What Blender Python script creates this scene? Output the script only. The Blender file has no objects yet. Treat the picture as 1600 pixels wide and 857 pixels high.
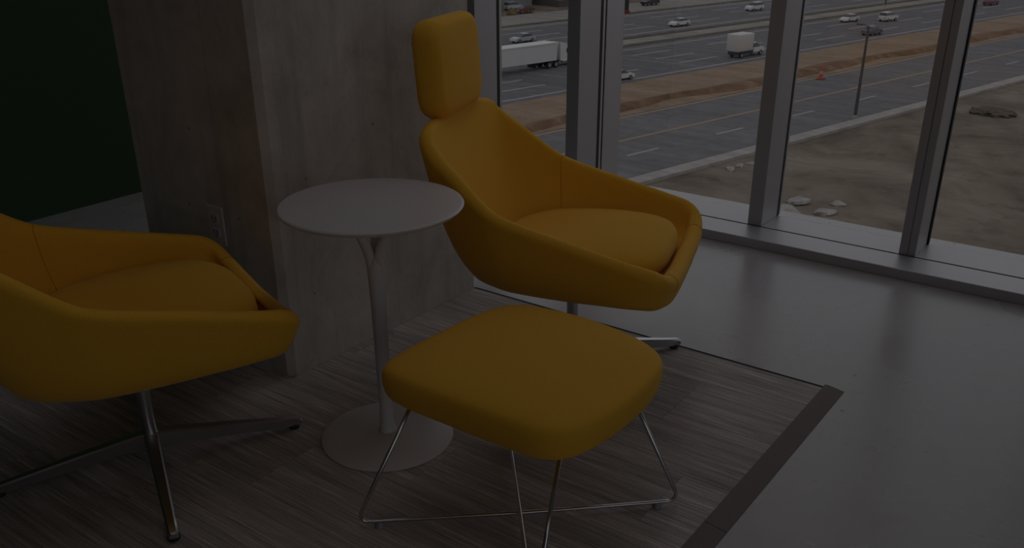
import bpy, bmesh, math, random
from mathutils import Vector, Matrix

random.seed(7)
R = math.radians
scene = bpy.context.scene
C = scene.collection

# ------------------------------------------------------------------ camera
# room frame: X runs along the glazed wall, Y points at it, Z is up
HC = 1.27
PITCH, ROLL, YAW = R(25.0), R(-0.3), R(36.5)
cam_d = bpy.data.cameras.new('camera')
cam = bpy.data.objects.new('camera', cam_d)
C.objects.link(cam)
cam_d.sensor_width = 36.0
cam_d.lens = 1430.0 * 36.0 / 1600.0
cam_d.shift_y = 82.5 / 1600.0
cam_d.clip_start = 0.05
cam_d.clip_end = 2000
cam.location = (0, 0, HC)
cam.rotation_euler = (Matrix.Rotation(YAW, 3, 'Z') @ Matrix.Rotation(R(90) - PITCH, 3, 'X')
                      @ Matrix.Rotation(ROLL, 3, 'Z')).to_euler()
scene.camera = cam

# ------------------------------------------------------------------ sky and exposure
world = bpy.data.worlds.new('overcast_sky')
scene.world = world
world.use_nodes = True
bg = world.node_tree.nodes['Background']
bg.inputs['Color'].default_value = (0.93, 0.96, 1.0, 1)
bg.inputs['Strength'].default_value = 1.0
vs = scene.view_settings
vs.view_transform = 'Standard'
vs.look = 'None'
vs.gamma = 1.0
vs.use_curve_mapping = False
vs.exposure = -1.52


# ------------------------------------------------------------------ helpers
def link(o, parent=None):
    C.objects.link(o)
    if parent is not None:
        o.parent = parent
    return o


def obj(name, bm, mat, parent=None, smooth=False, loc=None, angle=None):
    me = bpy.data.meshes.new(name)
    bmesh.ops.recalc_face_normals(bm, faces=bm.faces[:])
    bm.to_mesh(me)
    bm.free()
    if mat is not None:
        me.materials.append(mat)
    if smooth:
        for p in me.polygons:
            p.use_smooth = True
    o = bpy.data.objects.new(name, me)
    link(o, parent)
    if loc is not None:
        o.location = loc
    if angle is not None:
        m = o.modifiers.new('sharp', 'EDGE_SPLIT')
        m.split_angle = R(angle)
    return o


def thing(name, label, cat, loc=(0, 0, 0), rz=0.0, group=None):
    o = bpy.data.objects.new(name, None)
    link(o)
    o.empty_display_size = 0.05
    o.location = loc
    o.rotation_euler = (0, 0, rz)
    return tag(o, label, cat, group)


def tag(o, label, cat, group=None):
    o['label'] = label
    o['category'] = cat
    if group:
        o['group'] = group
    return o


def struct(o):
    o['kind'] = 'structure'
    return o


def box(bm, x0, x1, y0, y1, z0, z1, bev=0.0, seg=1):
    r = bmesh.ops.create_cube(bm, size=1.0)
    vs_ = r['verts']
    for v in vs_:
        v.co = Vector((x0 + (v.co.x + .5) * (x1 - x0), y0 + (v.co.y + .5) * (y1 - y0), z0 + (v.co.z + .5) * (z1 - z0)))
    if bev > 0:
        es = list({e for v in vs_ for e in v.link_edges})
        bmesh.ops.bevel(bm, geom=es, offset=bev, segments=seg, profile=.5, affect='EDGES')
    return bm


def bx(x0, x1, y0, y1, z0, z1, bev=0.0, seg=1):
    return box(bmesh.new(), x0, x1, y0, y1, z0, z1, bev, seg)


def prism(bm, pts, axis, a, b):
    """extrude a 2-D outline along an axis ('x','y','z')"""
    def mk(p, t):
        if axis == 'x':
            return Vector((t, p[0], p[1]))
        if axis == 'y':
            return Vector((p[0], t, p[1]))
        return Vector((p[0], p[1], t))
    A = [bm.verts.new(mk(p, a)) for p in pts]
    B = [bm.verts.new(mk(p, b)) for p in pts]
    n = len(pts)
    bm.faces.new(A[::-1])
    bm.faces.new(B)
    for i in range(n):
        bm.faces.new((A[i], A[(i + 1) % n], B[(i + 1) % n], B[i]))
    return bm


def tube(bm, pts, rad, seg=10, caps=True):
    pts = [Vector(p) for p in pts]
    n = len(pts)
    rads = rad if isinstance(rad, (list, tuple)) else [rad] * n
    rings = []
    prev = None
    for i, p in enumerate(pts):
        t = (pts[min(i + 1, n - 1)] - pts[max(i - 1, 0)]).normalized()
        if prev is None:
            up = Vector((0, 0, 1)) if abs(t.z) < .9 else Vector((1, 0, 0))
            u = t.cross(up).normalized()
        else:
            u = (prev - t * prev.dot(t)).normalized()
        prev = u
        v = t.cross(u)
        rings.append([bm.verts.new(p + rads[i] * (math.cos(a) * u + math.sin(a) * v))
                      for a in [2 * math.pi * k / seg for k in range(seg)]])
    for i in range(n - 1):
        for k in range(seg):
            bm.faces.new((rings[i][k], rings[i][(k + 1) % seg], rings[i + 1][(k + 1) % seg], rings[i + 1][k]))
    if caps:
        bm.faces.new(rings[0][::-1])
        bm.faces.new(rings[-1])
    return bm


def lathe(bm, prof, seg=48, cx=0, cy=0):
    rings = []
    for r, z in prof:
        if r < 1e-6:
            rings.append([bm.verts.new((cx, cy, z))])
        else:
            rings.append([bm.verts.new((cx + r * math.cos(2 * math.pi * k / seg), cy + r * math.sin(2 * math.pi * k / seg), z))
                          for k in range(seg)])
    for a, b in zip(rings[:-1], rings[1:]):
        for k in range(seg):
            k2 = (k + 1) % seg
            if len(a) == 1 and len(b) == 1:
                continue
            if len(a) == 1:
                bm.faces.new((a[0], b[k], b[k2]))
            elif len(b) == 1:
                bm.faces.new((a[k], a[k2], b[0]))
            else:
                bm.faces.new((a[k], a[k2], b[k2], b[k]))
    return bm


def catmull(pts, n, closed=True, alpha=0.5):
    """centripetal spline through points, n samples per span"""
    P = [Vector(p) for p in pts]
    m = len(P)
    out = []
    spans = m if closed else m - 1
    for i in range(spans):
        if closed:
            p0, p1, p2, p3 = P[(i - 1) % m], P[i], P[(i + 1) % m], P[(i + 2) % m]
        else:
            p0, p1, p2, p3 = P[max(i - 1, 0)], P[i], P[i + 1], P[min(i + 2, m - 1)]
        t0 = 0.0
        t1 = t0 + max((p1 - p0).length, 1e-5) ** alpha
        t2 = t1 + max((p2 - p1).length, 1e-5) ** alpha
        t3 = t2 + max((p3 - p2).length, 1e-5) ** alpha
        for k in range(n):
            t = t1 + (t2 - t1) * k / n
            A1 = p0 * ((t1 - t) / (t1 - t0)) + p1 * ((t - t0) / (t1 - t0))
            A2 = p1 * ((t2 - t) / (t2 - t1)) + p2 * ((t - t1) / (t2 - t1))
            A3 = p2 * ((t3 - t) / (t3 - t2)) + p3 * ((t - t2) / (t3 - t2))
            B1 = A1 * ((t2 - t) / (t2 - t0)) + A2 * ((t - t0) / (t2 - t0))
            B2 = A2 * ((t3 - t) / (t3 - t1)) + A3 * ((t - t1) / (t3 - t1))
            out.append(B1 * ((t2 - t) / (t2 - t1)) + B2 * ((t - t1) / (t2 - t1)))
    if not closed:
        out.append(P[-1].copy())
    return out


# ------------------------------------------------------------------ materials
def mat(name, col, rough=.5, metal=0.0, spec=.5, sheen=0.0):
    m = bpy.data.materials.new(name)
    m.use_nodes = True
    b = m.node_tree.nodes['Principled BSDF']
    b.inputs['Base Color'].default_value = (*col, 1)
    b.inputs['Roughness'].default_value = rough
    b.inputs['Metallic'].default_value = metal
    b.inputs['Specular IOR Level'].default_value = spec
    if sheen:
        b.inputs['Sheen Weight'].default_value = sheen
        b.inputs['Sheen Roughness'].default_value = .4
    return m


class N:
    """tiny node-graph helper"""
    def __init__(s, m):
        s.nt = m.node_tree
        s.b = s.nt.nodes['Principled BSDF']

    def new(s, t, **kw):
        n = s.nt.nodes.new(t)
        for k, v in kw.items():
            if k in n.inputs:
                n.inputs[k].default_value = v
            else:
                setattr(n, k, v)
        return n

    def l(s, a, b):
        s.nt.links.new(a, b)

    def pos(s, scale=(1, 1, 1), rot=(0, 0, 0), local=True):
        tc = s.new('ShaderNodeTexCoord')
        mp = s.new('ShaderNodeMapping')
        mp.inputs['Scale'].default_value = scale
        mp.inputs['Rotation'].default_value = rot
        if local:
            s.l(tc.outputs['Object'], mp.inputs['Vector'])
        else:
            g = s.new('ShaderNodeNewGeometry')
            s.l(g.outputs['Position'], mp.inputs['Vector'])
        return mp.outputs['Vector']

    def noise(s, vec, scale, detail=4.0, rough=.55, dist=0.0):
        n = s.new('ShaderNodeTexNoise', Scale=scale, Detail=detail, Roughness=rough, Distortion=dist)
        s.l(vec, n.inputs['Vector'])
        return n.outputs['Fac']

    def ramp(s, fac, stops):
        r = s.new('ShaderNodeValToRGB')
        cr = r.color_ramp
        while len(cr.elements) < len(stops):
            cr.elements.new(.5)
        for e, (p, c) in zip(cr.elements, stops):
            e.position = p
            e.color = (*c, 1) if len(c) == 3 else c
        s.l(fac, r.inputs['Fac'])
        return r.outputs['Color']

    def mix(s, a, b, fac, mode='MIX'):
        m = s.new('ShaderNodeMix', data_type='RGBA', blend_type=mode)
        for sock, v in ((m.inputs[6], a), (m.inputs[7], b), (m.inputs[0], fac)):
            if hasattr(v, 'is_linked') or hasattr(v, 'links'):
                s.l(v, sock)
            elif isinstance(v, (int, float)):
                sock.default_value = v
            else:
                sock.default_value = (*v, 1)
        return m.outputs[2]

    def bump(s, h, strength=.2, dist=.005):
        n = s.new('ShaderNodeBump', Strength=strength, Distance=dist)
        s.l(h, n.inputs['Height'])
        s.l(n.outputs['Normal'], s.b.inputs['Normal'])

    def color(s, c):
        s.l(c, s.b.inputs['Base Color'])


def m_fabric():
    m = mat('yellow_wool_fabric', (.80, .43, .022), .85, sheen=.12, spec=.2)
    g = N(m)
    v = g.pos()
    c = g.ramp(g.noise(v, 700, 2), [(.3, (.78, .405, .036)), (.7, (.92, .515, .054))])
    g.color(c)
    g.bump(g.noise(v, 900, 2), .12, .001)
    return m


def m_concrete_floor():
    m = mat('polished_concrete', (.42, .41, .41), .32, spec=.65)
    g = N(m)
    v = g.pos(local=False)
    big = g.noise(v, 1.3, 5, .6, .4)
    c = g.ramp(big, [(.28, (.33, .305, .32)), (.45, (.41, .39, .40)), (.58, (.44, .425, .43)), (.74, (.52, .495, .495))])
    fine = g.noise(v, 26, 6, .65)
    c = g.mix(c, (.30, .285, .28), g.ramp(fine, [(.62, (0, 0, 0)), (.80, (.35, .35, .35))]))
    spots = g.new('ShaderNodeTexVoronoi', Scale=9.0)
    g.l(v, spots.inputs['Vector'])
    c = g.mix(c, (.16, .13, .12), g.ramp(spots.outputs['Distance'], [(.035, (.8, .8, .8)), (.07, (0, 0, 0))]))
    scr = g.noise(g.pos((3, 90, 1), (0, 0, .5), False), 1.0, 3, .5, .6)
    c = g.mix(c, (.29, .275, .28), g.ramp(scr, [(.68, (0, 0, 0)), (.80, (.18, .18, .18))]))
    g.color(c)
    rr = g.ramp(big, [(.3, (.20, .20, .20)), (.7, (.34, .34, .34))])
    g.l(rr, g.b.inputs['Roughness'])
    g.bump(fine, .015, .002)
    return m


def m_concrete_wall():
    m = mat('raw_board_concrete', (.30, .28, .26), .85, spec=.25)
    g = N(m)
    v = g.pos()
    c = g.ramp(g.noise(v, 5.0, 7, .65, .6), [(.25, (.40, .375, .345)), (.45, (.54, .51, .475)), (.6, (.61, .58, .545)), (.8, (.70, .67, .63))])
    streak = g.noise(g.pos((9, 9, .7)), 1.5, 4, .6, .3)
    c = g.mix(c, (.33, .30, .275), g.ramp(streak, [(.52, (0, 0, 0)), (.75, (.55, .55, .55))]))
    fine = g.noise(v, 42, 5, .7)
    c = g.mix(c, (.22, .195, .18), g.ramp(fine, [(.60, (0, 0, 0)), (.78, (.6, .6, .6))]))
    c = g.mix(c, (.70, .66, .62), g.ramp(g.noise(g.pos((20, 20, 3)), 3, 3), [(.60, (0, 0, 0)), (.8, (.45, .45, .45))]))
    vo = g.new('ShaderNodeTexVoronoi', Scale=11.0)
    g.l(v, vo.inputs['Vector'])
    hole = g.ramp(vo.outputs['Distance'], [(.02, (.8, .8, .8)), (.06, (0, 0, 0))])
    c = g.mix(c, (.07, .06, .055), hole)
    g.color(c)
    g.bump(fine, .25, .004)
    return m


def m_carpet():
    m = mat('striped_carpet_pile', (.15, .14, .13), .95, spec=.1)
    g = N(m)
    geo = g.new('ShaderNodeNewGeometry')
    oi = g.new('ShaderNodeObjectInfo')
    mul = g.new('ShaderNodeMath', operation='MULTIPLY')
    mul.inputs[1].default_value = 37.0
    g.l(oi.outputs['Random'], mul.inputs[0])
    comb = g.new('ShaderNodeCombineXYZ')
    g.l(mul.outputs[0], comb.inputs['X'])
    g.l(mul.outputs[0], comb.inputs['Y'])
    add = g.new('ShaderNodeVectorMath', operation='ADD')
    g.l(geo.outputs['Position'], add.inputs[0])
    g.l(comb.outputs[0], add.inputs[1])

    def mp(sc):
        k = g.new('ShaderNodeMapping')
        k.inputs['Scale'].default_value = sc
        g.l(add.outputs[0], k.inputs['Vector'])
        return k.outputs['Vector']
    thin = g.noise(mp((5.0, 235, 1)), 1.0, 3, .7)
    wide = g.noise(mp((2.2, 48, 1)), 1.0, 2, .5)
    c = g.ramp(thin, [(.28, (.20, .183, .18)), (.42, (.41, .385, .375)), (.58, (.51, .485, .475)), (.70, (.78, .755, .745))])
    c = g.mix(c, g.ramp(wide, [(.3, (.76, .74, .73)), (.7, (1.16, 1.14, 1.13))]), 1.0, 'MULTIPLY')
    tone = g.ramp(oi.outputs['Random'], [(0, (.78, .77, .76)), (1, (1.20, 1.19, 1.19))])
    c = g.mix(c, tone, .8, 'MULTIPLY')
    speck = g.noise(mp((230, 400, 1)), 1.0, 2, .6)
    c = g.mix(c, g.ramp(speck, [(.3, (.72, .72, .72)), (.7, (1.25, 1.25, 1.25))]), .7, 'MULTIPLY')
    g.color(c)
    g.bump(thin, .5, .003)
    return m


def m_glass():
    m = bpy.data.materials.new('window_glass')
    m.use_nodes = True
    nt = m.node_tree
    nt.nodes.clear()
    out = nt.nodes.new('ShaderNodeOutputMaterial')
    tr = nt.nodes.new('ShaderNodeBsdfTransparent')
    tr.inputs['Color'].default_value = (.95, .945, .95, 1)
    gl = nt.nodes.new('ShaderNodeBsdfGlossy')
    gl.inputs['Roughness'].default_value = .0
    lw = nt.nodes.new('ShaderNodeLayerWeight')       # facing = 1 - |cos|, same from both sides of the pane
    lw.inputs['Blend'].default_value = .5
    pw = nt.nodes.new('ShaderNodeMath')
    pw.operation = 'POWER'
    pw.inputs[1].default_value = 5.0
    fr = nt.nodes.new('ShaderNodeMath')
    fr.operation = 'MULTIPLY_ADD'
    fr.inputs[1].default_value = .96
    fr.inputs[2].default_value = .04
    nt.links.new(lw.outputs['Facing'], pw.inputs[0])
    nt.links.new(pw.outputs[0], fr.inputs[0])
    mx = nt.nodes.new('ShaderNodeMixShader')
    nt.links.new(fr.outputs[0], mx.inputs[0])
    nt.links.new(tr.outputs[0], mx.inputs[1])
    nt.links.new(gl.outputs[0], mx.inputs[2])
    nt.links.new(mx.outputs[0], out.inputs['Surface'])
    return m


def m_dirt():
    m = mat('bare_dirt_and_dry_grass', (.22, .18, .14), 1.0, spec=.05)
    g = N(m)
    v = g.pos(local=False)
    c = g.ramp(g.noise(v, .09, 7, .62, .8), [(.30, (.105, .083, .066)), (.44, (.18, .145, .115)), (.58, (.235, .19, .155)), (.76, (.31, .26, .215))])
    c = g.mix(c, (.10, .088, .065), g.ramp(g.noise(v, .35, 5, .65), [(.56, (0, 0, 0)), (.72, (.75, .75, .75))]))
    c = g.mix(c, (.34, .30, .26), g.ramp(g.noise(v, 1.6, 4, .7), [(.60, (0, 0, 0)), (.78, (.6, .6, .6))]))
    tr = g.noise(g.pos((.05, .5, 1), (0, 0, R(-62)), False), 1.0, 4, .6, 1.0)
    c = g.mix(c, (.155, .13, .10), g.ramp(tr, [(.55, (0, 0, 0)), (.68, (.6, .6, .6))]))
    g.color(c)
    return m


ROAD_ANG = R(76.5)


def m_strip(name, stops, scale=(.02, .55, 1), extra=None, rough=.9):
    """ground stuff streaked along the road direction"""
    m = mat(name, (.2, .2, .2), rough, spec=.15)
    g = N(m)
    c = g.ramp(g.noise(g.pos(scale, (0, 0, -ROAD_ANG), False), 1.0, 5, .6, .2), stops)
    fine = g.noise(g.pos(local=False), .8, 4, .6)
    c = g.mix(c, g.ramp(fine, [(.3, (.86, .86, .86)), (.7, (1.1, 1.1, 1.1))]), 1.0, 'MULTIPLY')
    g.color(c)
    return m


def m_foliage(name, a, b):
    m = mat(name, a, .9, spec=.1)
    g = N(m)
    g.color(g.ramp(g.noise(g.pos(), 1.5, 5, .7), [(.3, a), (.7, b)]))
    return m


FABRIC = m_fabric()
SEAM = mat('yellow_seam_thread', (.60, .30, .02), .9, spec=.1)
CHROME = mat('polished_chrome', (.62, .62, .64), .14, 1.0)
CHROME2 = mat('satin_aluminium', (.55, .55, .57), .30, 1.0)
RUBBER = mat('dark_glide', (.035, .034, .036), .6)
CLEAR = mat('grey_plastic_glide', (.30, .30, .32), .4)
WHITE = mat('white_lacquer', (.68, .65, .66), .33, spec=.45)
FLOOR = m_concrete_floor()
CONC = m_concrete_wall()
CARPET = m_carpet()
BORDER = mat('brown_rubber_edging', (.20, .172, .160), .7, spec=.3)
EDGE = mat('black_carpet_edge', (.018, .016, .016), .9)
ALU = mat('anodised_aluminium_frame', (.48, .47, .49), .42, .60, spec=.5)
GASKET = mat('black_gasket', (.012, .012, .013), .6)
GLASS = m_glass()
GREEN = mat('dark_green_paint', (.040, .085, .034), .7, spec=.3)
PAINT = mat('pale_wall_paint', (.60, .59, .58), .9)
CEIL = mat('ceiling_paint', (.75, .74, .73), .9)
PLATE = mat('white_outlet_plastic', (.62, .60, .60), .4)
SLOT = mat('outlet_slot', (.05, .05, .05), .8)

# ------------------------------------------------------------------ room shell
YW = 3.516          # inner face of the mullions
YG = 3.695          # glass plane
ZS = 0.040          # sill top
XL, XR = -3.99, 3.3
YB = -3.0
ZC = 2.8
XWIN_R = 0.10       # the glazing ends here, out of view, to keep light off the right floor

struct(obj('floor', bx(XL - .2, XR, YB, YG + .2, -.25, 0), FLOOR))
struct(obj('ceiling', bx(XL - .2, XR, YB, YG + .2, ZC, ZC + .2), CEIL))
struct(obj('wall_left', bx(XL - .2, XL, YB, YG + .2, 0, ZC), GREEN))
struct(obj('wall_back', bx(XL - .2, XR, YB - .2, YB, -.25, ZC + .2), PAINT))
struct(obj('wall_front', bx(XWIN_R, XR, YW, YG + .2, 0, ZC), PAINT))  # unseen solid stretch, added to block window light


# glowing fill panels added on the unseen ceiling to brighten the interior
LAMP = bpy.data.materials.new('fill_glow')
LAMP.use_nodes = True
LAMP.node_tree.nodes.clear()
_o = LAMP.node_tree.nodes.new('ShaderNodeOutputMaterial')
_e = LAMP.node_tree.nodes.new('ShaderNodeEmission')
_e.inputs['Color'].default_value = (1.0, .945, .94, 1)
_e.inputs['Strength'].default_value = 2.1
LAMP.node_tree.links.new(_e.outputs[0], _o.inputs['Surface'])
FILL_PANELS = [(-1.55, 2.95, 'by the windows beside the column'), (-1.35, 2.10, 'over the high-backed chair'), (-.95, 1.25, 'over the ottoman'), (-3.30, 2.75, 'behind the column next to the green wall'), (.35, -1.2, 'behind the camera')]
for lx, ly, wh in FILL_PANELS:
    t = thing('fill_light_panel', 'unseen square fill panel added on the ceiling, ' + wh, 'light', (lx, ly, ZC), 0, 'added fill light panels')
    bb = bmesh.new()
    for a0, a1, b0, b1 in ((-.33, .33, -.33, -.30), (-.33, .33, .30, .33), (-.33, -.30, -.30, .30), (.30, .33, -.30, .30)):
        box(bb, a0, a1, b0, b1, -.03, 0)
    obj('frame', bb, ALU, t)
    obj('glow_face', bx(-.30, .30, -.30, .30, -.022, -.012), LAMP, t)

# glazed wall: one structure, every member and pane its own part
win = struct(link(bpy.data.objects.new('window_1', None)))
win.location = (0, YW, 0)
win.empty_display_size = .1


def wpart(name, bm, m, **k):
    for v in bm.verts:
        v.co.y -= YW
    return obj(name, bm, m, win, **k)


wpart('sill', bx(XL, XWIN_R, 3.353, YW - .009, 0, ZS, .002), ALU)
wpart('sill_gap', bx(XL, XWIN_R, YW - .009, YW + .003, 0, ZS - .014), GASKET)
wpart('bottom_rail', bx(XL, XWIN_R, YW + .003, YG + .002, 0, ZS, .001), ALU)
wpart('head_rail', bx(XL, XWIN_R, YW, YG + .03, ZC - .12, ZC), ALU)
MUL = [(-3.55, 0), (-2.87, 0), (-2.29, 1), (-1.376, 0), (-.765, 2), (-.155, 0), ]
edges = []
for x0, kind in MUL:
    x1 = x0 + .060 + (.006 if kind == 1 else 0)
    if kind == 2:
        # split mullion: two halves with a shadow joint between
        mu = wpart('mullion', bx(x0, x0 + .030, YW, YG + .03, ZS, ZC - .12, .0015), ALU)
        b = bx(x0 + .033, x1, YW, YG + .03, ZS, ZC - .12, .0015)
        box(b, x0 + .029, x0 + .034, YW + .006, YG + .02, ZS, ZC - .12)
        wpart('mullion', b, ALU)
    else:
        wpart('mullion', bx(x0, x1, YW, YG + .03, ZS, ZC - .12, .0015), ALU)
    if kind == 1:
        # deep fin of the heavier mullion carrying on outside the glass
        wpart('outer_fin', bx(x0, x1, YG + .045, YG + .20, ZS - .05, ZC - .12, .002), ALU)
        wpart('fin_joint', bx(x0 + .004, x1 - .006, YG + .028, YG + .046, ZS, ZC - .12), GASKET)
    if kind == 2:
        wpart('gasket', bx(x1 - .002, x1 + .006, YG - .012, YG + .012, ZS, ZC - .12), GASKET)
    else:
        wpart('gasket', bx(x1 - .001, x1 + .0015, YG - .010, YG + .010, ZS, ZC - .12), GASKET)
    edges.append((x0, x1))
xs = [XL] + [v for e in edges for v in e] + [XWIN_R]
for a, b in zip(xs[::2], xs[1::2]):
    wpart('pane', bx(a + .001, b - .001, YG - .001, YG + .001, ZS, ZC - .12), GLASS)

struct(obj('wall_right', bx(XR, XR + .2, 1.5, YG + .2, ZS, ZC - .12), PAINT))  # unseen solid stretch, put in to cut side light on the floor
# unseen second glazed wall, added to bring in daylight from the right
fill_win = struct(link(bpy.data.objects.new('fill_window', None)))
fill_win.location = (XR, 0, 0)
fill_win.empty_display_size = .1
obj('bottom_rail', bx(0, .18, YB, YG + .2, -.25, ZS), ALU, fill_win)
obj('head_rail', bx(0, .18, YB, YG + .2, ZC - .12, ZC + .2), ALU, fill_win)
ym = [YB + .9 * k for k in range(5)]
for y_ in ym:
    obj('mullion', bx(0, .18, y_, y_ + .06, ZS, ZC - .12), ALU, fill_win)
for a, b in zip(ym, ym[1:] + [1.5]):
    obj('pane', bx(.149, .151, a + .061, b - .001, ZS, ZC - .12), GLASS, fill_win)

# concrete column
XC0, XC1, YC0, YC1 = -2.53, -1.920, 1.515, 2.366
CH = .019
b = bmesh.new()
prism(b, [(XC0, YC0), (XC1 - CH, YC0), (XC1, YC0 + CH), (XC1, YC1), (XC0, YC1)], 'z', 0, ZC)
for v in b.verts:
    v.co.x -= XC1
    v.co.y -= YC0
col = obj('concrete_column', b, CONC, loc=(XC1, YC0, 0))
tag(col, 'square raw concrete column with chamfered edge behind the white side table', 'column')

# duplex outlet on the dark face of the column
ou = thing('wall_outlet', 'white duplex power outlet on the dark side of the concrete column', 'outlet', (-2.172, YC0, .428))
obj('cover_plate', bx(-.036, .036, -.006, 0, -.059, .059, .003, 2), PLATE, ou)
for zz in (-.021, .021):
    rc = obj('receptacle', bx(-.017, .017, -.0085, -.004, zz - .0145, zz + .0145, .003, 2), PLATE, ou)
    bs = bmesh.new()
    box(bs, -.0085, -.0055, -.0089, -.0080, zz - .003, zz + .008)
    box(bs, .0055, .0085, -.0089, -.0080, zz - .003, zz + .007)
    box(bs, -.0025, .0025, -.0089, -.0080, zz - .011, zz - .006)
    obj('slots', bs, SLOT, rc)
b = bmesh.new()
tube(b, [(0, -.0055, 0), (0, -.0075, 0)], .003, 10)
obj('screw', b, CHROME2, ou)

# ------------------------------------------------------------------ carpet tile rug
RX1, RY1 = -.650, 2.363
rug = thing('carpet_rug', 'striped brown grey carpet tile rug lying on the concrete under the yellow seats', 'rug', (RX1, RY1, 0))
ROW = (RY1 - YC0) / 4.0
L = .72
TH = .0075
G = .0004
offs = [0, .43, .2, .6, .08, .5, .31, .66, .15, .4, .58]
for r_ in range(11):
    y1 = RY1 - r_ * ROW
    y0 = y1 - ROW
    xl = XC1 + .001 if r_ < 4 else -3.02
    x = RX1
    first = True
    while x > xl + .02:
        ln = (L - offs[r_]) if (first and offs[r_]) else L
        first = False
        xa = max(x - ln, xl)
        t_ = bx(xa + G - x, -G, y0 + G - y1, -G, 0, TH)
        o = obj('carpet_tile', t_, CARPET, rug, loc=(x - RX1, y1 - RY1, 0))
        x = xa
# tapered rubber reducer along the near-window long side, two lengths
for ya, yb in ((1.598, 2.386), (.02, 1.596)):
    b = bmesh.new()
    prism(b, [(0, 0), (.055, 0), (.055, .0015), (.012, .0085), (0, .0085)], 'y', ya - RY1, yb - RY1)
    obj('edge_strip', b, BORDER, rug)
obj('edge_binding', bx(XC1 - RX1 + .002, -.001,   .0005, .010, 0, .0074), EDGE, rug)


# ------------------------------------------------------------------ lounge chairs
def arm_chair_meshes():
    """shell, cushion, base as mesh data in the chair's own frame (x forward, y left)"""
    # station: rim, outer foot, inner foot  (half outline front -> back, y >= 0)
    half = [
        ((.320, .000, .398), (.262, .000, .322), (.288, .000, .372), .050),
        ((.321, .130, .402), (.260, .110, .324), (.284, .125, .372), .050),
        ((.318, .225, .413), (.254, .180, .330), (.268, .195, .372), .050),
        ((.306, .280, .432), (.240, .222, .336), (.230, .230, .372), .048),
        ((.272, .306, .453), (.202, .240, .335), (.178, .244, .373), .044),
        ((.195, .313, .474), (.130, .240, .328), (.120, .248, .375), .038),
        ((.060, .313, .509), (.020, .231, .321), (.030, .246, .378), .036),
        ((-.098, .315, .552), (-.105, .214, .317), (-.085, .234, .382), .036),
        ((-.142, .312, .571), (-.140, .200, .315), (-.115, .227, .385), .036),
        ((-.240, .285, .645), (-.205, .165, .312), (-.165, .197, .385), .038),
        ((-.318, .258, .708), (-.240, .125, .310), (-.190, .165, .385), .040),
        ((-.338, .240, .731), (-.248, .108, .310), (-.196, .148, .385), .040),
        ((-.350, .198, .743), (-.254, .086, .310), (-.201, .125, .385), .040),
        ((-.362, .095, .750), (-.259, .040, .310), (-.206, .060, .385), .040),
        ((-.365, .000, .752), (-.260, .000, .310), (-.208, .000, .385), .040),
    ]
    full = half + [tuple((p[0], -p[1], p[2]) for p in st[:3]) + (st[3],) for st in half[-2:0:-1]]
    n = 5
    rim = catmull([s[0] for s in full], n)
    ob = catmull([s[1] for s in full], n)
    ib = catmull([s[2] for s in full], n)
    m = len(rim)
    th_ = catmull([(s[3], 0, 0) for s in full], n, alpha=.01)
    bm = bmesh.new()
    cb = bm.verts.new((-.02, 0, .292))
    ci = bm.verts.new((0, 0, .380))
    rings = []
    for i in range(m):
        t = th_[i].x
        tan = (rim[(i + 1) % m] - rim[i - 1]).normalized()
        mid = (ob[i] + ib[i]) * .5
        w = (rim[i] - mid)
        w = (w - tan * w.dot(tan)).normalized()
        out = tan.cross(w).normalized()
        rad = Vector((rim[i].x + .02, rim[i].y, 0))
        if out.dot(rad) < 0:
            out = -out
        c = rim[i] - w * (t * .5)
        sec = []
        ctr = Vector((-.02, 0, .292))
        for f in (.35, .70, .90):
            p = ctr.lerp(ob[i], f)
            p.z = ctr.z + (ob[i].z - ctr.z) * f ** 2.0
            sec.append(p)
        ro = c + out * (t * .5)
        ri = c - out * (t * .5)
        # outer wall, slightly bellied
        for f in (0.06, .16, .30, .5, .75):
            p = ob[i].lerp(ro, f)
            p += out * (.030 * math.sin(math.pi * f ** .7))
            sec.append(p)
        for k in range(9):
            ph = math.pi * k / 8
            sec.append(c + (t * .5) * (math.cos(ph) * out + math.sin(ph) * w))
        for f in (.2, .45, .7, .88, .97):
            p = ri.lerp(ib[i], f)
            p += out * (.016 * math.sin(math.pi * f)) * (1 if i else 1)
            sec.append(p)
        for f in (.92, .6, .3):
            sec.append(Vector((0, 0, .380)).lerp(ib[i], f))
        rings.append([bm.verts.new(p) for p in sec])
    k = len(rings[0])
    for i in range(m):
        a, b2 = rings[i], rings[(i + 1) % m]
        bm.faces.new((cb, b2[0], a[0]))
        bm.faces.new((ci, a[-1], b2[-1]))
        for j in range(k - 1):
            bm.faces.new((a[j], b2[j], b2[j + 1], a[j + 1]))
    # seams: a line that follows the inner wall at the arm/back joint and the front corners
    return bm, rings, m, n


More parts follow.
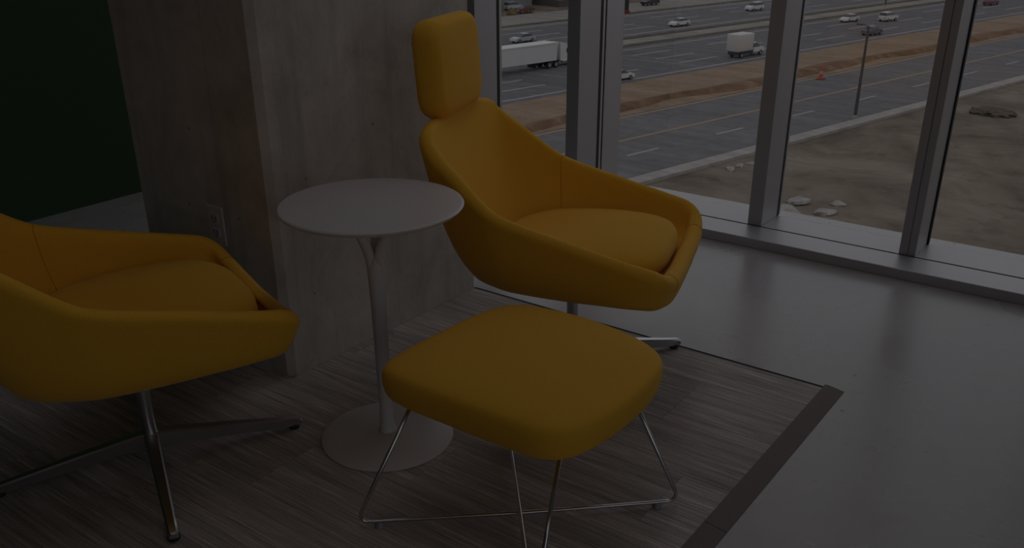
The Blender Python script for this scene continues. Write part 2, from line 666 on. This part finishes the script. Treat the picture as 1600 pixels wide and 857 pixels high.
def cushion_mesh():
    pts = []
    ctl = [(.278, 0), (.272, .105), (.235, .190), (.130, .238), (-.02, .238), (-.125, .202), (-.190, .115), (-.208, 0)]
    ctl = ctl + [(x, -y) for x, y in ctl[-2:0:-1]]
    out = catmull([(x, y, 0) for x, y in ctl], 5)
    bm = bmesh.new()
    prof = [(.93, .374), (.985, .386), (1.0, .400), (.992, .413), (.965, .4245), (.91, .4325), (.75, .4395), (.40, .4435)]
    rings = []
    for s, z in prof:
        rings.append([bm.verts.new((p.x * s + .01 * (1 - s), p.y * s, z + (p.x * .03 if z > .40 else 0))) for p in out])
    n = len(out)
    top = bm.verts.new((0, 0, .444))
    for a, b2 in zip(rings[:-1], rings[1:]):
        for i in range(n):
            bm.faces.new((a[i], a[(i + 1) % n], b2[(i + 1) % n], b2[i]))
    for i in range(n):
        bm.faces.new((rings[-1][i], rings[-1][(i + 1) % n], top))
    bm.faces.new(rings[0][::-1])
    return bm


def soft_pad(w, h, d, pr, bulge, nu=40, nv=10):
    """upholstered pad standing in the YZ plane: rounded-rectangle outline of corner radius pr, depth d along x"""
    out = []
    for cx, cy, a0 in ((w / 2 - pr, h / 2 - pr, 0), (-w / 2 + pr, h / 2 - pr, 90), (-w / 2 + pr, -h / 2 + pr, 180), (w / 2 - pr, -h / 2 + pr, 270)):
        for k in range(9):
            a = R(a0 + 90 * k / 8)
            out.append((cx + pr * math.cos(a), cy + pr * math.sin(a)))
    bm = bmesh.new()
    er = d * .36
    prof = []
    for k in range(7):                            # back rim -> side -> front rim
        a = math.pi / 2 * (k / 6)
        prof.append((er * (1 - math.sin(a)), -d / 2 + er * (1 - math.cos(a))))
    prof += [(-.002, 0.0)] + [(i_, -x_) for i_, x_ in prof[::-1]]
    rings = []
    n = len(out)

    def ring(inset, x):
        r_ = []
        for (y, z) in out:
            sy = (w / 2 - inset) / (w / 2)
            sz = (h / 2 - inset) / (h / 2)
            r_.append(bm.verts.new((x, y * sy, z * sz)))
        return r_
    for k, f in enumerate((.25, .6)):
        rings.append([bm.verts.new((-d / 2 - bulge * (1 - f ** 2) * .6, y * f * .8, z * f * .8)) for (y, z) in out])
    for ins, x in prof:
        rings.append(ring(ins, x))
    for f in (.75, .45, .2):
        rings.append([bm.verts.new((d / 2 + bulge * (1 - f ** 2), y * f * .85, z * f * .85)) for (y, z) in out])
    for a, b2 in zip(rings[:-1], rings[1:]):
        for i in range(n):
            bm.faces.new((a[i], a[(i + 1) % n], b2[(i + 1) % n], b2[i]))
    bm.faces.new(rings[0][::-1])
    bm.faces.new(rings[-1])
    return bm


def base_arm(a):
    """tapered cast arm of the four-star base"""
    L_ = .368
    st = [(.000, .092, .048, .018), (.035, .091, .048, .017), (.065, .086, .050, .0155), (.20, .064, .034, .0135), (.32, .043, .020, .0115), (L_ - .006, .037, .019, .0110), (L_, .033, .022, .008)]
    bm = bmesh.new()
    rs = []
    for x, zt, zb, hw in st:
        pts = [(-hw, zb), (hw, zb), (hw, zt - .004), (hw - .004, zt), (-hw + .004, zt), (-hw, zt - .004)]
        rs.append([bm.verts.new((x * math.cos(a) - y * math.sin(a), x * math.sin(a) + y * math.cos(a), z)) for y, z in pts])
    for p, q in zip(rs[:-1], rs[1:]):
        for i in range(6):
            bm.faces.new((p[i], p[(i + 1) % 6], q[(i + 1) % 6], q[i]))
    bm.faces.new(rs[0][::-1])
    bm.faces.new(rs[-1])
    return bm


def make_chair(label, loc, rz, base_ang):
    ch = thing('lounge_chair', label, 'chair', loc, rz, 'yellow swivel lounge chairs')
    bm, rings, m, n = arm_chair_meshes()
    seam_paths = []
    # seam loops: section index ranges on the inner side
    def sec_path(st, lo, hi, lift):
        i = int(st * n)
        pts = []
        for j in range(lo, hi):
            pts.append(rings[i % m][j].co.copy())
        return pts
    paths = [sec_path(7.6, 14, 21, 0), sec_path(-7.6, 14, 21, 0), sec_path(1.9, 8, 20, 0), sec_path(-1.9, 8, 20, 0)]
    sh = obj('shell', bm, FABRIC, ch, smooth=True)
    for p in paths:
        sb = bmesh.new()
        tube(sb, p, .0011, 6)
        obj('seam', sb, SEAM, sh, smooth=True)
    obj('seat_cushion', cushion_mesh(), FABRIC, ch, smooth=True)
    hd = obj('headrest', soft_pad(.316, .250, .080, .050, .006), FABRIC, ch, smooth=True)
    hd.location = (-.368, .012, .868)
    hd.rotation_euler = (0, R(-4), 0)
    b_ = bmesh.new()
    tube(b_, [(0, 0, .06), (0, 0, .305)], .0165, 24)
    obj('post', b_, CHROME2, ch, smooth=True, angle=40)
    b_ = bmesh.new()
    lathe(b_, [(0, .050), (.021, .050), (.023, .056), (.023, .084), (.019, .092), (0, .092)], 28)
    obj('hub', b_, CHROME, ch, smooth=True, angle=40)
    b_ = bmesh.new()
    lathe(b_, [(0, .282), (.075, .290), (.085, .302), (.085, .312), (0, .318)], 28)
    obj('mounting_plate', b_, CHROME2, ch, smooth=True, angle=40)
    b_ = bmesh.new()
    tube(b_, [(-.03, .02, .30), (-.055, .035, .275), (-.095, .06, .262)], .004, 8)
    obj('height_lever', b_, CHROME2, ch, smooth=True)
    for k in range(4):
        a = base_ang + k * math.pi / 2 - rz
        arm = obj('base_arm', base_arm(a), CHROME2, ch, smooth=True, angle=35)
        g_ = bmesh.new()
        xx = .348
        lathe(g_, [(0, TH + .0003), (.013, TH + .0003), (.014, TH + .003), (.012, .022), (0, .022)], 16, xx * math.cos(a), xx * math.sin(a))
        obj('glide', g_, RUBBER, arm, smooth=True, angle=40)
    return ch


make_chair('yellow high-backed lounge chair by the windows, headrest and round seat in full view',
           (-1.302, 2.055, 0), R(17.5), R(57.0))
make_chair('yellow lounge chair seen from its side, cut off by the left edge',
           (-1.866, 1.024, 0), R(70.0), R(62.0))

# ------------------------------------------------------------------ ottoman
ot = thing('ottoman', 'square yellow upholstered ottoman on crossed chrome wire legs', 'ottoman', (-.991, 1.364, 0))
OUT = [(-.252, -.120), (-.253, .030), (-.242, .180), (-.222, .244), (-.180, .277), (-.110, .292), (-.020, .297), (.080, .285), (.165, .258),
       (.216, .222), (.240, .165), (.252, .070), (.252, -.020), (.240, -.105), (.218, -.156), (.178, -.182), (.090, -.190), (-.060, -.190), (-.190, -.186), (-.234, -.168)]
OC = (0.0, .052)
outl = catmull([(x - OC[0], y - OC[1], 0) for x, y in OUT], 5)
b = bmesh.new()
prof = [(.40, .326), (.80, .320), (.90, .318), (.945, .320), (.972, .327), (.988, .338), (.998, .352), (1.0, .366), (.996, .377), (.986, .385),
        (.970, .3905), (.945, .394), (.88, .398), (.66, .4035), (.30, .4065)]
rings = [[b.verts.new((OC[0] + p.x * s, OC[1] + p.y * s, z)) for p in outl] for s, z in prof]
nn = len(outl)
for a_, c_ in zip(rings[:-1], rings[1:]):
    for i in range(nn):
        b.faces.new((a_[i], a_[(i + 1) % nn], c_[(i + 1) % nn], c_[i]))
b.faces.new(rings[0][::-1])
b.faces.new(rings[-1])
obj('seat_pad', b, FABRIC, ot, smooth=True)


def bend(p0, p1, p2, r_, n=7):
    """points rounding the corner p1 between p0 and p2"""
    p0, p1, p2 = Vector(p0), Vector(p1), Vector(p2)
    a = p1 + (p0 - p1).normalized() * r_
    c = p1 + (p2 - p1).normalized() * r_
    return [((1 - t) ** 2) * a + 2 * t * (1 - t) * p1 + t * t * c for t in [k / n for k in range(n + 1)]]


WR = .0046
zf = TH + .010 + WR
tops = {'l': (-.166, -.142, .330), 'r': (.182, .146, .330), 'f': (.170, -.090, .330), 'b': (-.160, .180, .330)}
feet = {'l': (-.272, -.240, zf), 'r': (.268, .254, zf), 'f': (.205, -.236, zf), 'b': (-.225, .262, zf)}
for a_, c_, dz in (('l', 'r', 0.0), ('b', 'f', WR * 1.95)):
    hub_p = Vector((0, 0, zf + dz))
    pts = [Vector(tops[a_])] + bend(tops[a_], feet[a_], hub_p, .035) + [hub_p] + bend(hub_p, feet[c_], tops[c_], .035) + [Vector(tops[c_])]
    b = bmesh.new()
    tube(b, pts, WR, 12)
    wl = obj('wire_leg', b, CHROME, ot, smooth=True)
    for k in (a_, c_):
        f = Vector(feet[k]) * .86
        b = bmesh.new()
        lathe(b, [(0, TH + .0004), (.011, TH + .0004), (.0115, TH + .004), (.007, zf - .001), (0, zf - .001)], 16, f.x, f.y)
        obj('glide', b, CLEAR, wl, smooth=True, angle=40)

# ------------------------------------------------------------------ pedestal side table
st = thing('side_table', 'round white pedestal side table between the two yellow chairs', 'table', (-1.474, 1.447, 0))
b = bmesh.new()
lathe(b, [(0, .6215), (.196, .6215), (.206, .6235), (.213, .6285), (.215, .633), (.2135, .6355), (.209, .6365), (0, .6365)], 96)
obj('table_top', b, WHITE, st, smooth=True, angle=50)
b = bmesh.new()
lathe(b, [(0, TH + .0004), (.166, TH + .0004), (.170, TH + .002), (.1695, TH + .0055), (.160, TH + .0085), (.10, TH + .0125), (.05, TH + .0165), (.024, TH + .020), (0, TH + .021)], 96)
obj('base', b, WHITE, st, smooth=True, angle=50)
b = bmesh.new()
lathe(b, [(.0, .026), (.0245, .026), (.0230, .031), (.0195, .042), (.0175, .062), (.0168, .11), (.0170, .20), (.0178, .30), (.0190, .40), (.0205, .45), (.0215, .485), (.017, .505), (0, .512)], 32)
# three prongs spreading to the top
obj('stem', b, WHITE, st, smooth=True)
for k in range(3):
    a = R(6.5 + 120 * k)
    d = Vector((math.cos(a), math.sin(a), 0))
    b = bmesh.new()
    path = [Vector((0, 0, .44)) + d * .004, Vector((0, 0, .485)) + d * .009, Vector((0, 0, .520)) + d * .0165, Vector((0, 0, .552)) + d * .029,
            Vector((0, 0, .585)) + d * .047, Vector((0, 0, .6225)) + d * .068]
    path = catmull(path, 4, closed=False)
    rr = [.0150 + (.0085 - .0150) * min(1, max(0, i / (len(path) - 1))) for i in range(len(path))]
    tube(b, path, rr, 14)
    obj('prong', b, WHITE, st, smooth=True)

# ------------------------------------------------------------------ the highway far below
ZG = -21.0
U = Vector((math.cos(ROAD_ANG), math.sin(ROAD_ANG), 0))
V = Vector((-math.sin(ROAD_ANG), math.cos(ROAD_ANG), 0))


def uv(u, v, z=ZG):
    p = U * u + V * v
    return Vector((p.x, p.y, z))


def strip(name, u0, u1, v0, v1, z0, z1, m, parent=None):
    b = bmesh.new()
    lo = [b.verts.new(uv(a, c, z0)) for a, c in ((u0, v0), (u1, v0), (u1, v1), (u0, v1))]
    hi = [b.verts.new(uv(a, c, z1)) for a, c in ((u0, v0), (u1, v0), (u1, v1), (u0, v1))]
    b.faces.new(lo[::-1])
    b.faces.new(hi)
    for i in range(4):
        b.faces.new((lo[i], lo[(i + 1) % 4], hi[(i + 1) % 4], hi[i]))
    return obj(name, b, m, parent)


DIRT = m_dirt()
ASPH = m_strip('worn_asphalt', [(.25, (.135, .128, .135)), (.5, (.165, .157, .162)), (.75, (.21, .20, .20))])
ASPH2 = m_strip('dark_highway_asphalt', [(.25, (.115, .108, .118)), (.5, (.15, .142, .152)), (.75, (.205, .195, .20))], (.02, .75, 1))
CLAY = m_strip('orange_clay_verge', [(.25, (.22, .145, .095)), (.5, (.285, .20, .14)), (.75, (.33, .25, .19))], (.03, .35, 1))
CLAYD = m_strip('dark_clay_ridge', [(.3, (.125, .072, .045)), (.55, (.21, .125, .075)), (.75, (.29, .19, .125))], (.05, .5, 1))
GRAVEL = m_strip('pale_gravel_median', [(.25, (.20, .185, .165)), (.5, (.27, .25, .23)), (.75, (.33, .31, .29))], (.02, .5, 1))
OLIVE = m_strip('dull_grass_strip', [(.3, (.075, .068, .05)), (.7, (.135, .12, .09))], (.03, .6, 1))
KERB = m_strip('pale_kerb_concrete', [(.3, (.31, .285, .265)), (.7, (.38, .355, .335))], (.1, 1, 1))
LWHITE = mat('faded_white_road_paint', (.33, .32, .32), .9)
LYEL = mat('faded_yellow_road_paint', (.30, .225, .155), .9)

UA, UB = -260, 520
gr = struct(strip('ground', -520, 640, -500, 700, ZG - 2, ZG, DIRT))
road1 = struct(strip('road_frontage', UA, UB, 53.0, 71.4, ZG, ZG + .06, ASPH))
struct(strip('pavement', UA, UB, 51.3, 52.9, ZG, ZG + .30, KERB))
strip('gutter', UA, UB, 53.0, 53.5, ZG + .06, ZG + .09, OLIVE, road1)
strip('lane_line', UA, UB, 63.1, 63.6, ZG + .06, ZG + .09, LYEL, road1)
strip('lane_line', UA, UB, 70.6, 71.1, ZG + .06, ZG + .09, LYEL, road1)
for k in range(-6, 14):
    strip('lane_dash', 63.9 + 13.4 * k, 63.9 + 13.4 * k + 4.4, 58.7, 59.05, ZG + .06, ZG + .09, LWHITE, road1)
verge = struct(strip('verge', UA, UB, 71.4, 85.2, ZG, ZG + .10, CLAY))
b = bmesh.new()
prev = None
for k in range(131):
    u = UA + (UB - UA) * k / 130
    w = 1.3 + .5 * math.sin(k * 1.7) + .4 * math.sin(k * .63)
    c = 74.1 + .5 * math.sin(k * .9) + .3 * math.sin(k * 2.3)
    ring = [b.verts.new(uv(u, c - w, ZG + .1)), b.verts.new(uv(u, c - w * .3, ZG + .65)), b.verts.new(uv(u, c + w * .5, ZG + .6)), b.verts.new(uv(u, c + w, ZG + .1))]
    if prev:
        for i in range(3):
            b.faces.new((prev[i], prev[i + 1], ring[i + 1], ring[i]))
    prev = ring
obj('clay_ridge', b, CLAYD, verge, smooth=True)
road2 = struct(strip('road_near_carriageway', UA, UB, 85.2, 107.0, ZG, ZG + .06, ASPH2))
for v_ in (86.6, 105.6):
    strip('lane_line', UA, UB, v_, v_ + .45, ZG + .06, ZG + .09, LWHITE, road2)
for v_ in (91.6, 96.3, 101.0):
    for k in range(-3, 12):
        strip('lane_dash', 20 + 18 * k, 20 + 18 * k + 9, v_, v_ + .4, ZG + .06, ZG + .09, LWHITE, road2)
med = struct(strip('median', UA, UB, 107.0, 117.0, ZG, ZG + .12, GRAVEL))
strip('grass_edge', UA, UB, 107.6, 109.6, ZG + .12, ZG + .20, OLIVE, med)
strip('grass_edge', UA, UB, 114.2, 116.2, ZG + .12, ZG + .20, OLIVE, med)
road3 = struct(strip('road_far_carriageway', UA, UB, 117.0, 140.0, ZG, ZG + .06, ASPH2))
for v_ in (118.2, 138.6):
    strip('lane_line', UA, UB, v_, v_ + .5, ZG + .06, ZG + .09, LWHITE, road3)
for v_ in (123.6, 128.6, 133.6):
    for k in range(-2, 11):
        strip('lane_dash', 30 + 20 * k, 30 + 20 * k + 10, v_, v_ + .45, ZG + .06, ZG + .09, LWHITE, road3)
verge2 = struct(strip('verge', UA, UB, 140.0, 156.0, ZG, ZG + .1, GRAVEL))
strip('grass_edge', UA, UB, 141.0, 143.0, ZG + .1, ZG + .18, OLIVE, verge2)

# vehicles
TYRE = mat('tyre_rubber', (.02, .02, .022), .8)
CARGLASS = mat('dark_vehicle_glass', (.03, .034, .04), .12, spec=.6)
LAMPR = mat('red_tail_lamp', (.28, .02, .015), .4)
LAMPW = mat('clear_head_lamp', (.6, .6, .6), .2)
PWHITE = mat('white_vehicle_paint', (.58, .57, .56), .35)
PCREAM = mat('cream_vehicle_paint', (.52, .48, .45), .4)
PSILVER = mat('silver_vehicle_paint', (.40, .41, .44), .3, .3)
PBLACK = mat('black_vehicle_paint', (.028, .028, .032), .3)
PDARK = mat('dark_grey_vehicle_paint', (.11, .10, .12), .3)
PRED = mat('dark_red_vehicle_paint', (.14, .03, .028), .35)
CHASSIS = mat('vehicle_chassis', (.035, .037, .05), .7)


def wheel(parent, x, y, r_, w):
    b = bmesh.new()
    tube(b, [(x, y - w / 2, r_), (x, y + w / 2, r_)], r_, 16)
    o = obj('wheel', b, TYRE, parent)
    s = 1 if y > 0 else -1
    b = bmesh.new()
    tube(b, [(x, y + s * w * .5, r_), (x, y + s * (w * .5 + .02), r_)], r_ * .55, 12)
    obj('wheel_rim', b, CHROME2, o)


def taper_cabin(bm, pts, w0, w1, zlo, zhi):
    """side profile extruded across the car, narrowing with height"""
    def half(p):
        t = (p[1] - zlo) / (zhi - zlo)
        return w0 + (w1 - w0) * max(0, min(1, t))
    A = [bm.verts.new((p[0], -half(p), p[1])) for p in pts]
    B = [bm.verts.new((p[0], half(p), p[1])) for p in pts]
    n = len(pts)
    bm.faces.new(A[::-1])
    bm.faces.new(B)
    for i in range(n):
        bm.faces.new((A[i], A[(i + 1) % n], B[(i + 1) % n], B[i]))
    return bm


def car(label, u, v, rev, paint, kind='sedan', group='cars on the highway'):
    t = thing('car', label, 'car', uv(u, v, ZG + .06), ROAD_ANG + (math.pi if rev else 0), group)
    if kind == 'sedan':
        body = [(-2.35, .35), (-2.30, .80), (-2.1, .98), (-1.3, 1.02), (1.0, .98), (1.9, .86), (2.28, .70), (2.36, .35)]
        cab = [(-1.75, 1.0), (-1.05, 1.40), (.25, 1.42), (1.15, .97)]
        roof = (-1.0, .22, 1.40, 1.46)
    else:
        body = [(-2.40, .42), (-2.38, 1.05), (-2.25, 1.14), (-1.3, 1.16), (1.1, 1.12), (2.0, 1.02), (2.35, .85), (2.42, .42)]
        cab = [(-2.2, 1.14), (-1.95, 1.66), (.35, 1.70), (1.2, 1.11)]
        roof = (-1.93, .33, 1.67, 1.75)
    b = bmesh.new()
    taper_cabin(b, body, .90, .84, .3, 1.1)
    bmesh.ops.bevel(b, geom=b.edges[:], offset=.05, segments=2, affect='EDGES')
    obj('body', b, paint, t, smooth=True, angle=40)
    b = bmesh.new()
    taper_cabin(b, cab, .80, .64, cab[0][1], cab[1][1])
    g_ = obj('cabin_glass', b, CARGLASS, t)
    obj('roof', bx(roof[0], roof[1], -.64, .64, roof[2], roof[3], .03, 2), paint, t)
    xw = 1.42
    for sx in (-1, 1):
        for sy in (-1, 1):
            wheel(t, sx * xw, sy * .80, .33, .22)
    for sy in (-1, 1):
        obj('tail_lamp', bx(-2.40, -2.28, sy * .66 - .16, sy * .66 + .16, .68, .84), LAMPR, t)
        obj('head_lamp', bx(2.22, 2.34, sy * .62 - .18, sy * .62 + .18, .56, .70), LAMPW, t)
    return t


car('silver car in the far lanes just above the white semi-trailer', 107.0, 124.2, True, PSILVER, 'sedan')
car('white car alone in the far lanes, above the box truck and to its left', 144.0, 120.8, True, PWHITE, 'sedan')
car('white car at the top of the second window bay, touching the mullion', 177.0, 127.6, True, PWHITE, 'suv')
car('white car half hidden by the double mullion at the road edge', 92.6, 87.6, False, PWHITE, 'sedan')
car('white car left of the dark car, in the third window bay', 174.0, 102.6, True, PWHITE, 'sedan')
car('white car above and right of the dark car behind the lamp pole', 180.8, 98.2, False, PWHITE, 'suv')
car('dark grey car right above the top of the lamp pole', 159.8, 89.4, False, PDARK, 'sedan')
car('dark red car at the top of the rightmost window bay', 226.0, 98.4, False, PRED, 'sedan')
car('black car at the top edge just right of the double mullion', 168.5, 150.5, True, PBLACK, 'suv')

# box truck
t = thing('box_truck', 'small truck with tall cream box at the right end of the second window bay', 'truck', uv(122.6, 89.2, ZG + .06), ROAD_ANG)
obj('cargo_box', bx(-3.5, .35, -1.12, 1.12, 1.0, 3.55, .12, 3), PCREAM, t, smooth=True, angle=40)
obj('chassis', bx(-3.4, 3.4, -.8, .8, .5, 1.0), CHASSIS, t)
b = bmesh.new()
taper_cabin(b, [(.75, .6), (.75, 1.35), (2.3, 1.35), (3.4, 1.22), (3.55, .95), (3.55, .6)], .98, .94, .6, 1.35)
bmesh.ops.bevel(b, geom=b.edges[:], offset=.05, segments=2, affect='EDGES')
obj('cab_body', b, PWHITE, t, smooth=True, angle=40)
b = bmesh.new()
taper_cabin(b, [(.8, 1.35), (.9, 1.95), (1.75, 1.97), (2.35, 1.35)], .9, .74, 1.35, 1.97)
obj('cab_glass', b, CARGLASS, t)
obj('cab_roof', bx(.88, 1.75, -.74, .74, 1.95, 2.03, .03), PWHITE, t)
for sx in (-2.2, 2.6):
    for sy in (-1, 1):
        wheel(t, sx, sy * .86, .42, .26)

# semi-trailer truck
t = thing('semi_truck', 'white semi truck with long trailer seen beside the headrest', 'truck', uv(93.6, 102.0, ZG + .06), ROAD_ANG)
tr = obj('trailer', bx(-14.6, -.3, -1.3, 1.3, 1.05, 3.6, .05, 2), PWHITE, t)
obj('trailer_top_rail', bx(-14.6, -.3, -1.33, 1.33, 3.38, 3.57), PCREAM, tr)
obj('landing_gear', bx(-4.1, -3.9, -.9, .9, .25, 1.15), CHASSIS, tr)
obj('chassis', bx(-3.4, 5.2, -.5, .5, .7, 1.1), CHASSIS, t)
b = bmesh.new()
taper_cabin(b, [(.5, .9), (.5, 2.9), (.75, 3.45), (1.6, 3.3), (2.6, 2.65), (2.9, 2.0), (4.6, 1.75), (5.2, 1.45), (5.3, .6), (2.6, .6)], 1.2, 1.05, .6, 3.7)
bmesh.ops.bevel(b, geom=b.edges[:], offset=.06, segments=2, affect='EDGES')
obj('cab_body', b, PWHITE, t, smooth=True, angle=35)
for sy in (-1, 1):
    obj('cab_window', bx(1.75, 2.45, sy * 1.14 - .04, sy * 1.14 + .04, 1.95, 2.55, .02), CARGLASS, t)
    b = bmesh.new()
    tube(b, [(.4, sy * 1.0, 1.0), (.4, sy * 1.0, 3.6)], .09, 10)
    obj('exhaust_stack', b, CHROME2, t)
    obj('fuel_tank', bx(.9, 2.3, sy * 1.02 - .22, sy * 1.02 + .22, .5, 1.05, .15, 3), CHROME2, t)
b = bmesh.new()
prism(b, [(2.66, 2.62), (2.96, 2.02), (2.99, 2.03), (2.69, 2.64)], 'y', -.95, .95)
obj('windscreen', b, CARGLASS, t)
for x in (-13.2, -11.9, -1.6, -.3, 4.2):
    for sy in (-1, 1):
        wheel(t, x, sy * 1.02, .5, .36)

# lamp pole on the kerb
POLE = mat('weathered_pole_metal', (.075, .07, .068), .6)


def lamp_pole(label, u, v, h, arm):
    t = thing('lamp_pole', label, 'pole', uv(u, v, ZG + .06), ROAD_ANG, 'poles along the road')
    b = bmesh.new()
    lathe(b, [(0, 0), (.28, 0), (.28, .35), (.2, .45), (0, .45)], 12)
    obj('foot', b, KERB, t)
    b = bmesh.new()
    tube(b, [(0, 0, .3), (0, 0, h * .5), (0, 0, h)], [.19, .155, .12], 12)
    obj('shaft', b, POLE, t, smooth=True, angle=40)
    b = bmesh.new()
    tube(b, catmull([(0, 0, h - .2), (0, arm * .4, h + .05), (0, arm, h + .1)], 5, closed=False), .05, 8)
    ar = obj('arm', b, POLE, t, smooth=True)
    obj('lamp_head', bx(-.14, .14, arm - .1, arm + .55, h + .02, h + .16, .03), POLE, t)


lamp_pole('dark lamp pole rising from the kerb in the third window bay', 94.6, 53.4, 9.9, .9)
lamp_pole('distant thin pole at the top edge, third window bay', 205.0, 112.5, 10.0, 1.4)

# traffic cone
CONE = mat('orange_cone_plastic', (.55, .07, .03), .5)
t = thing('traffic_cone', 'orange traffic cone beside the clay verge', 'cone', uv(113.6, 70.0, ZG + .06))
b = bmesh.new()
lathe(b, [(0, .05), (.42, .05), (.34, .12), (.10, 1.75), (0, 1.78)], 20)
obj('cone_body', b, CONE, t, smooth=True, angle=40)
obj('cone_base', bx(-.5, .5, -.5, .5, 0, .08, .02), TYRE, t)
b = bmesh.new()
lathe(b, [(.265, .72), (.20, 1.10)], 20)
obj('white_band', b, LWHITE, t)

# dark roadside post with a red foot
t = thing('marker_post', 'black roadside post with red foot close to the double mullion', 'post', uv(152.0, 142.4, ZG + .1))
obj('post_panel', bx(-.5, .5, -.18, .18, .7, 3.0, .04), PBLACK, t)
obj('post_foot', bx(-.7, .7, -.35, .35, 0, .7, .05), LAMPR, t)

# rubble on the dirt
STONE = m_foliage('broken_concrete', (.26, .24, .22), (.42, .40, .38))
places = [(60.2, 38.4, 1.2), (62.6, 36.6, .7), (63.4, 39.6, .85), (60.6, 41.4, .6), (56.8, 38.4, .7), (62.4, 42.6, .5), (65.4, 37.2, .5), (67.4, 49.4, .45), (69.0, 49.6, .42), (70.5, 49.3, .4)]
where = ['largest slab of broken concrete low in the third bay', 'flat rubble lump just right of the largest slab', 'pale rubble block beyond the largest slab',
         'small rubble lump directly beyond the largest slab', 'rubble lump left of the largest slab near the mullion', 'small stone furthest out among the rubble',
         'small stone at the right end of the rubble', 'leftmost of three pale stones below the kerb', 'middle of three pale stones below the kerb', 'rightmost of three pale stones below the kerb']
for (u, v, s), lab in zip(places, where):
    b = bmesh.new()
    bmesh.ops.create_icosphere(b, subdivisions=2, radius=1)
    for w in b.verts:
        k = 1 + random.uniform(-.22, .22)
        w.co = Vector((w.co.x * s * 1.3 * k, w.co.y * s * .8 * k, max(w.co.z, -.35) * s * .5 * k))
    o = obj('rubble_stone', b, STONE, loc=uv(u, v, ZG + .15 * s))
    o.rotation_euler = (0, 0, random.uniform(0, 3))
    tag(o, lab, 'stone', 'rubble on the dirt')


# buildings and scrub beyond the road
def building(name, label, u0, u1, v0, v1, h, wallm, wins, base=None):
    c = uv((u0 + u1) / 2, (v0 + v1) / 2)
    t = thing(name, label, 'building', c, ROAD_ANG)
    du, dv = (u1 - u0) / 2, (v1 - v0) / 2
    obj('walls', bx(-du, du, -dv, dv, 0, h), wallm, t)
    obj('roof', bx(-du - .3, du + .3, -dv - .3, dv + .3, h, h + .5), PCREAM, t)
    if base is not None:
        obj('plinth', bx(-du - .08, du + .08, -dv - .08, dv + .08, 0, 1.5), base, t)
    for (a, z0, w_, hh) in wins:
        wn = obj('window_frame', bx(a - w_ / 2 - .12, a + w_ / 2 + .12, -dv - .10, -dv, z0 - .12, z0 + hh + .12), PWHITE, t)
        obj('pane', bx(a - w_ / 2, a + w_ / 2, -dv - .13, -dv - .09, z0, z0 + hh), CARGLASS, wn)


GREYW = mat('grey_cladding', (.24, .24, .245), .7)
BEIGEW = mat('beige_render', (.40, .36, .32), .9)
PLINTH = mat('dark_brick_plinth', (.11, .09, .09), .9)
building('warehouse', 'grey clad warehouse beyond the highway at the top left', 118, 147.5, 168, 186, 7, GREYW, [(-9, 3.6, 3, 1.6), (-3, 3.6, 3, 1.6), (3, 3.6, 3, 1.6), (9, 3.6, 3, 1.6)])
building('beige_building', 'beige rendered building beyond the highway, left of the double mullion', 150.5, 170, 162, 178, 8, BEIGEW, [(-6, 3.6, 2, 1.8), (-1, 3.6, 2, 1.8), (4, 3.6, 2, 1.8)], PLINTH)
car('silver van parked in front of the grey warehouse', 139.0, 164.6, False, PSILVER, 'suv', 'parked cars')
car('dark red car parked in front of the warehouse beside the scrub', 137.0, 158.6, True, PRED, 'sedan', 'parked cars')

SCRUB = m_foliage('dry_yellow_scrub', (.10, .085, .035), (.24, .185, .085))
SCRUBG = m_foliage('dull_green_scrub', (.05, .055, .03), (.12, .12, .065))

SCRUBB = m_foliage('dead_brown_scrub', (.085, .07, .05), (.16, .13, .10))


def bush(label, u, v, w, h, m):
    b = bmesh.new()
    bmesh.ops.create_icosphere(b, subdivisions=4, radius=1)
    for q in b.verts:
        n_ = q.co.normalized()
        k = 1 + .18 * math.sin(n_.x * 9 + u) * math.sin(n_.y * 8 + v) + random.uniform(-.10, .10)
        q.co = Vector((n_.x * w * k, n_.y * w * .8 * k, max(n_.z, -.3) * h * k))
    o = obj('bush', b, m, loc=uv(u, v, ZG + h * .25))
    tag(o, label, 'bush', 'scrub beyond the road')


bush('dull green bush against the left frame at the top', 123.6, 165.0, 2.2, 2.4, SCRUBG)
bush('dry yellow bush in front of the grey warehouse', 129.4, 162.0, 2.4, 2.2, SCRUB)
bush('low dry bush beside the parked dark red car', 132.6, 157.4, 1.2, .9, SCRUB)
bush('low brown bush in the dirt right of the split mullion', 109.0, 44.8, 2.4, .5, SCRUBB)
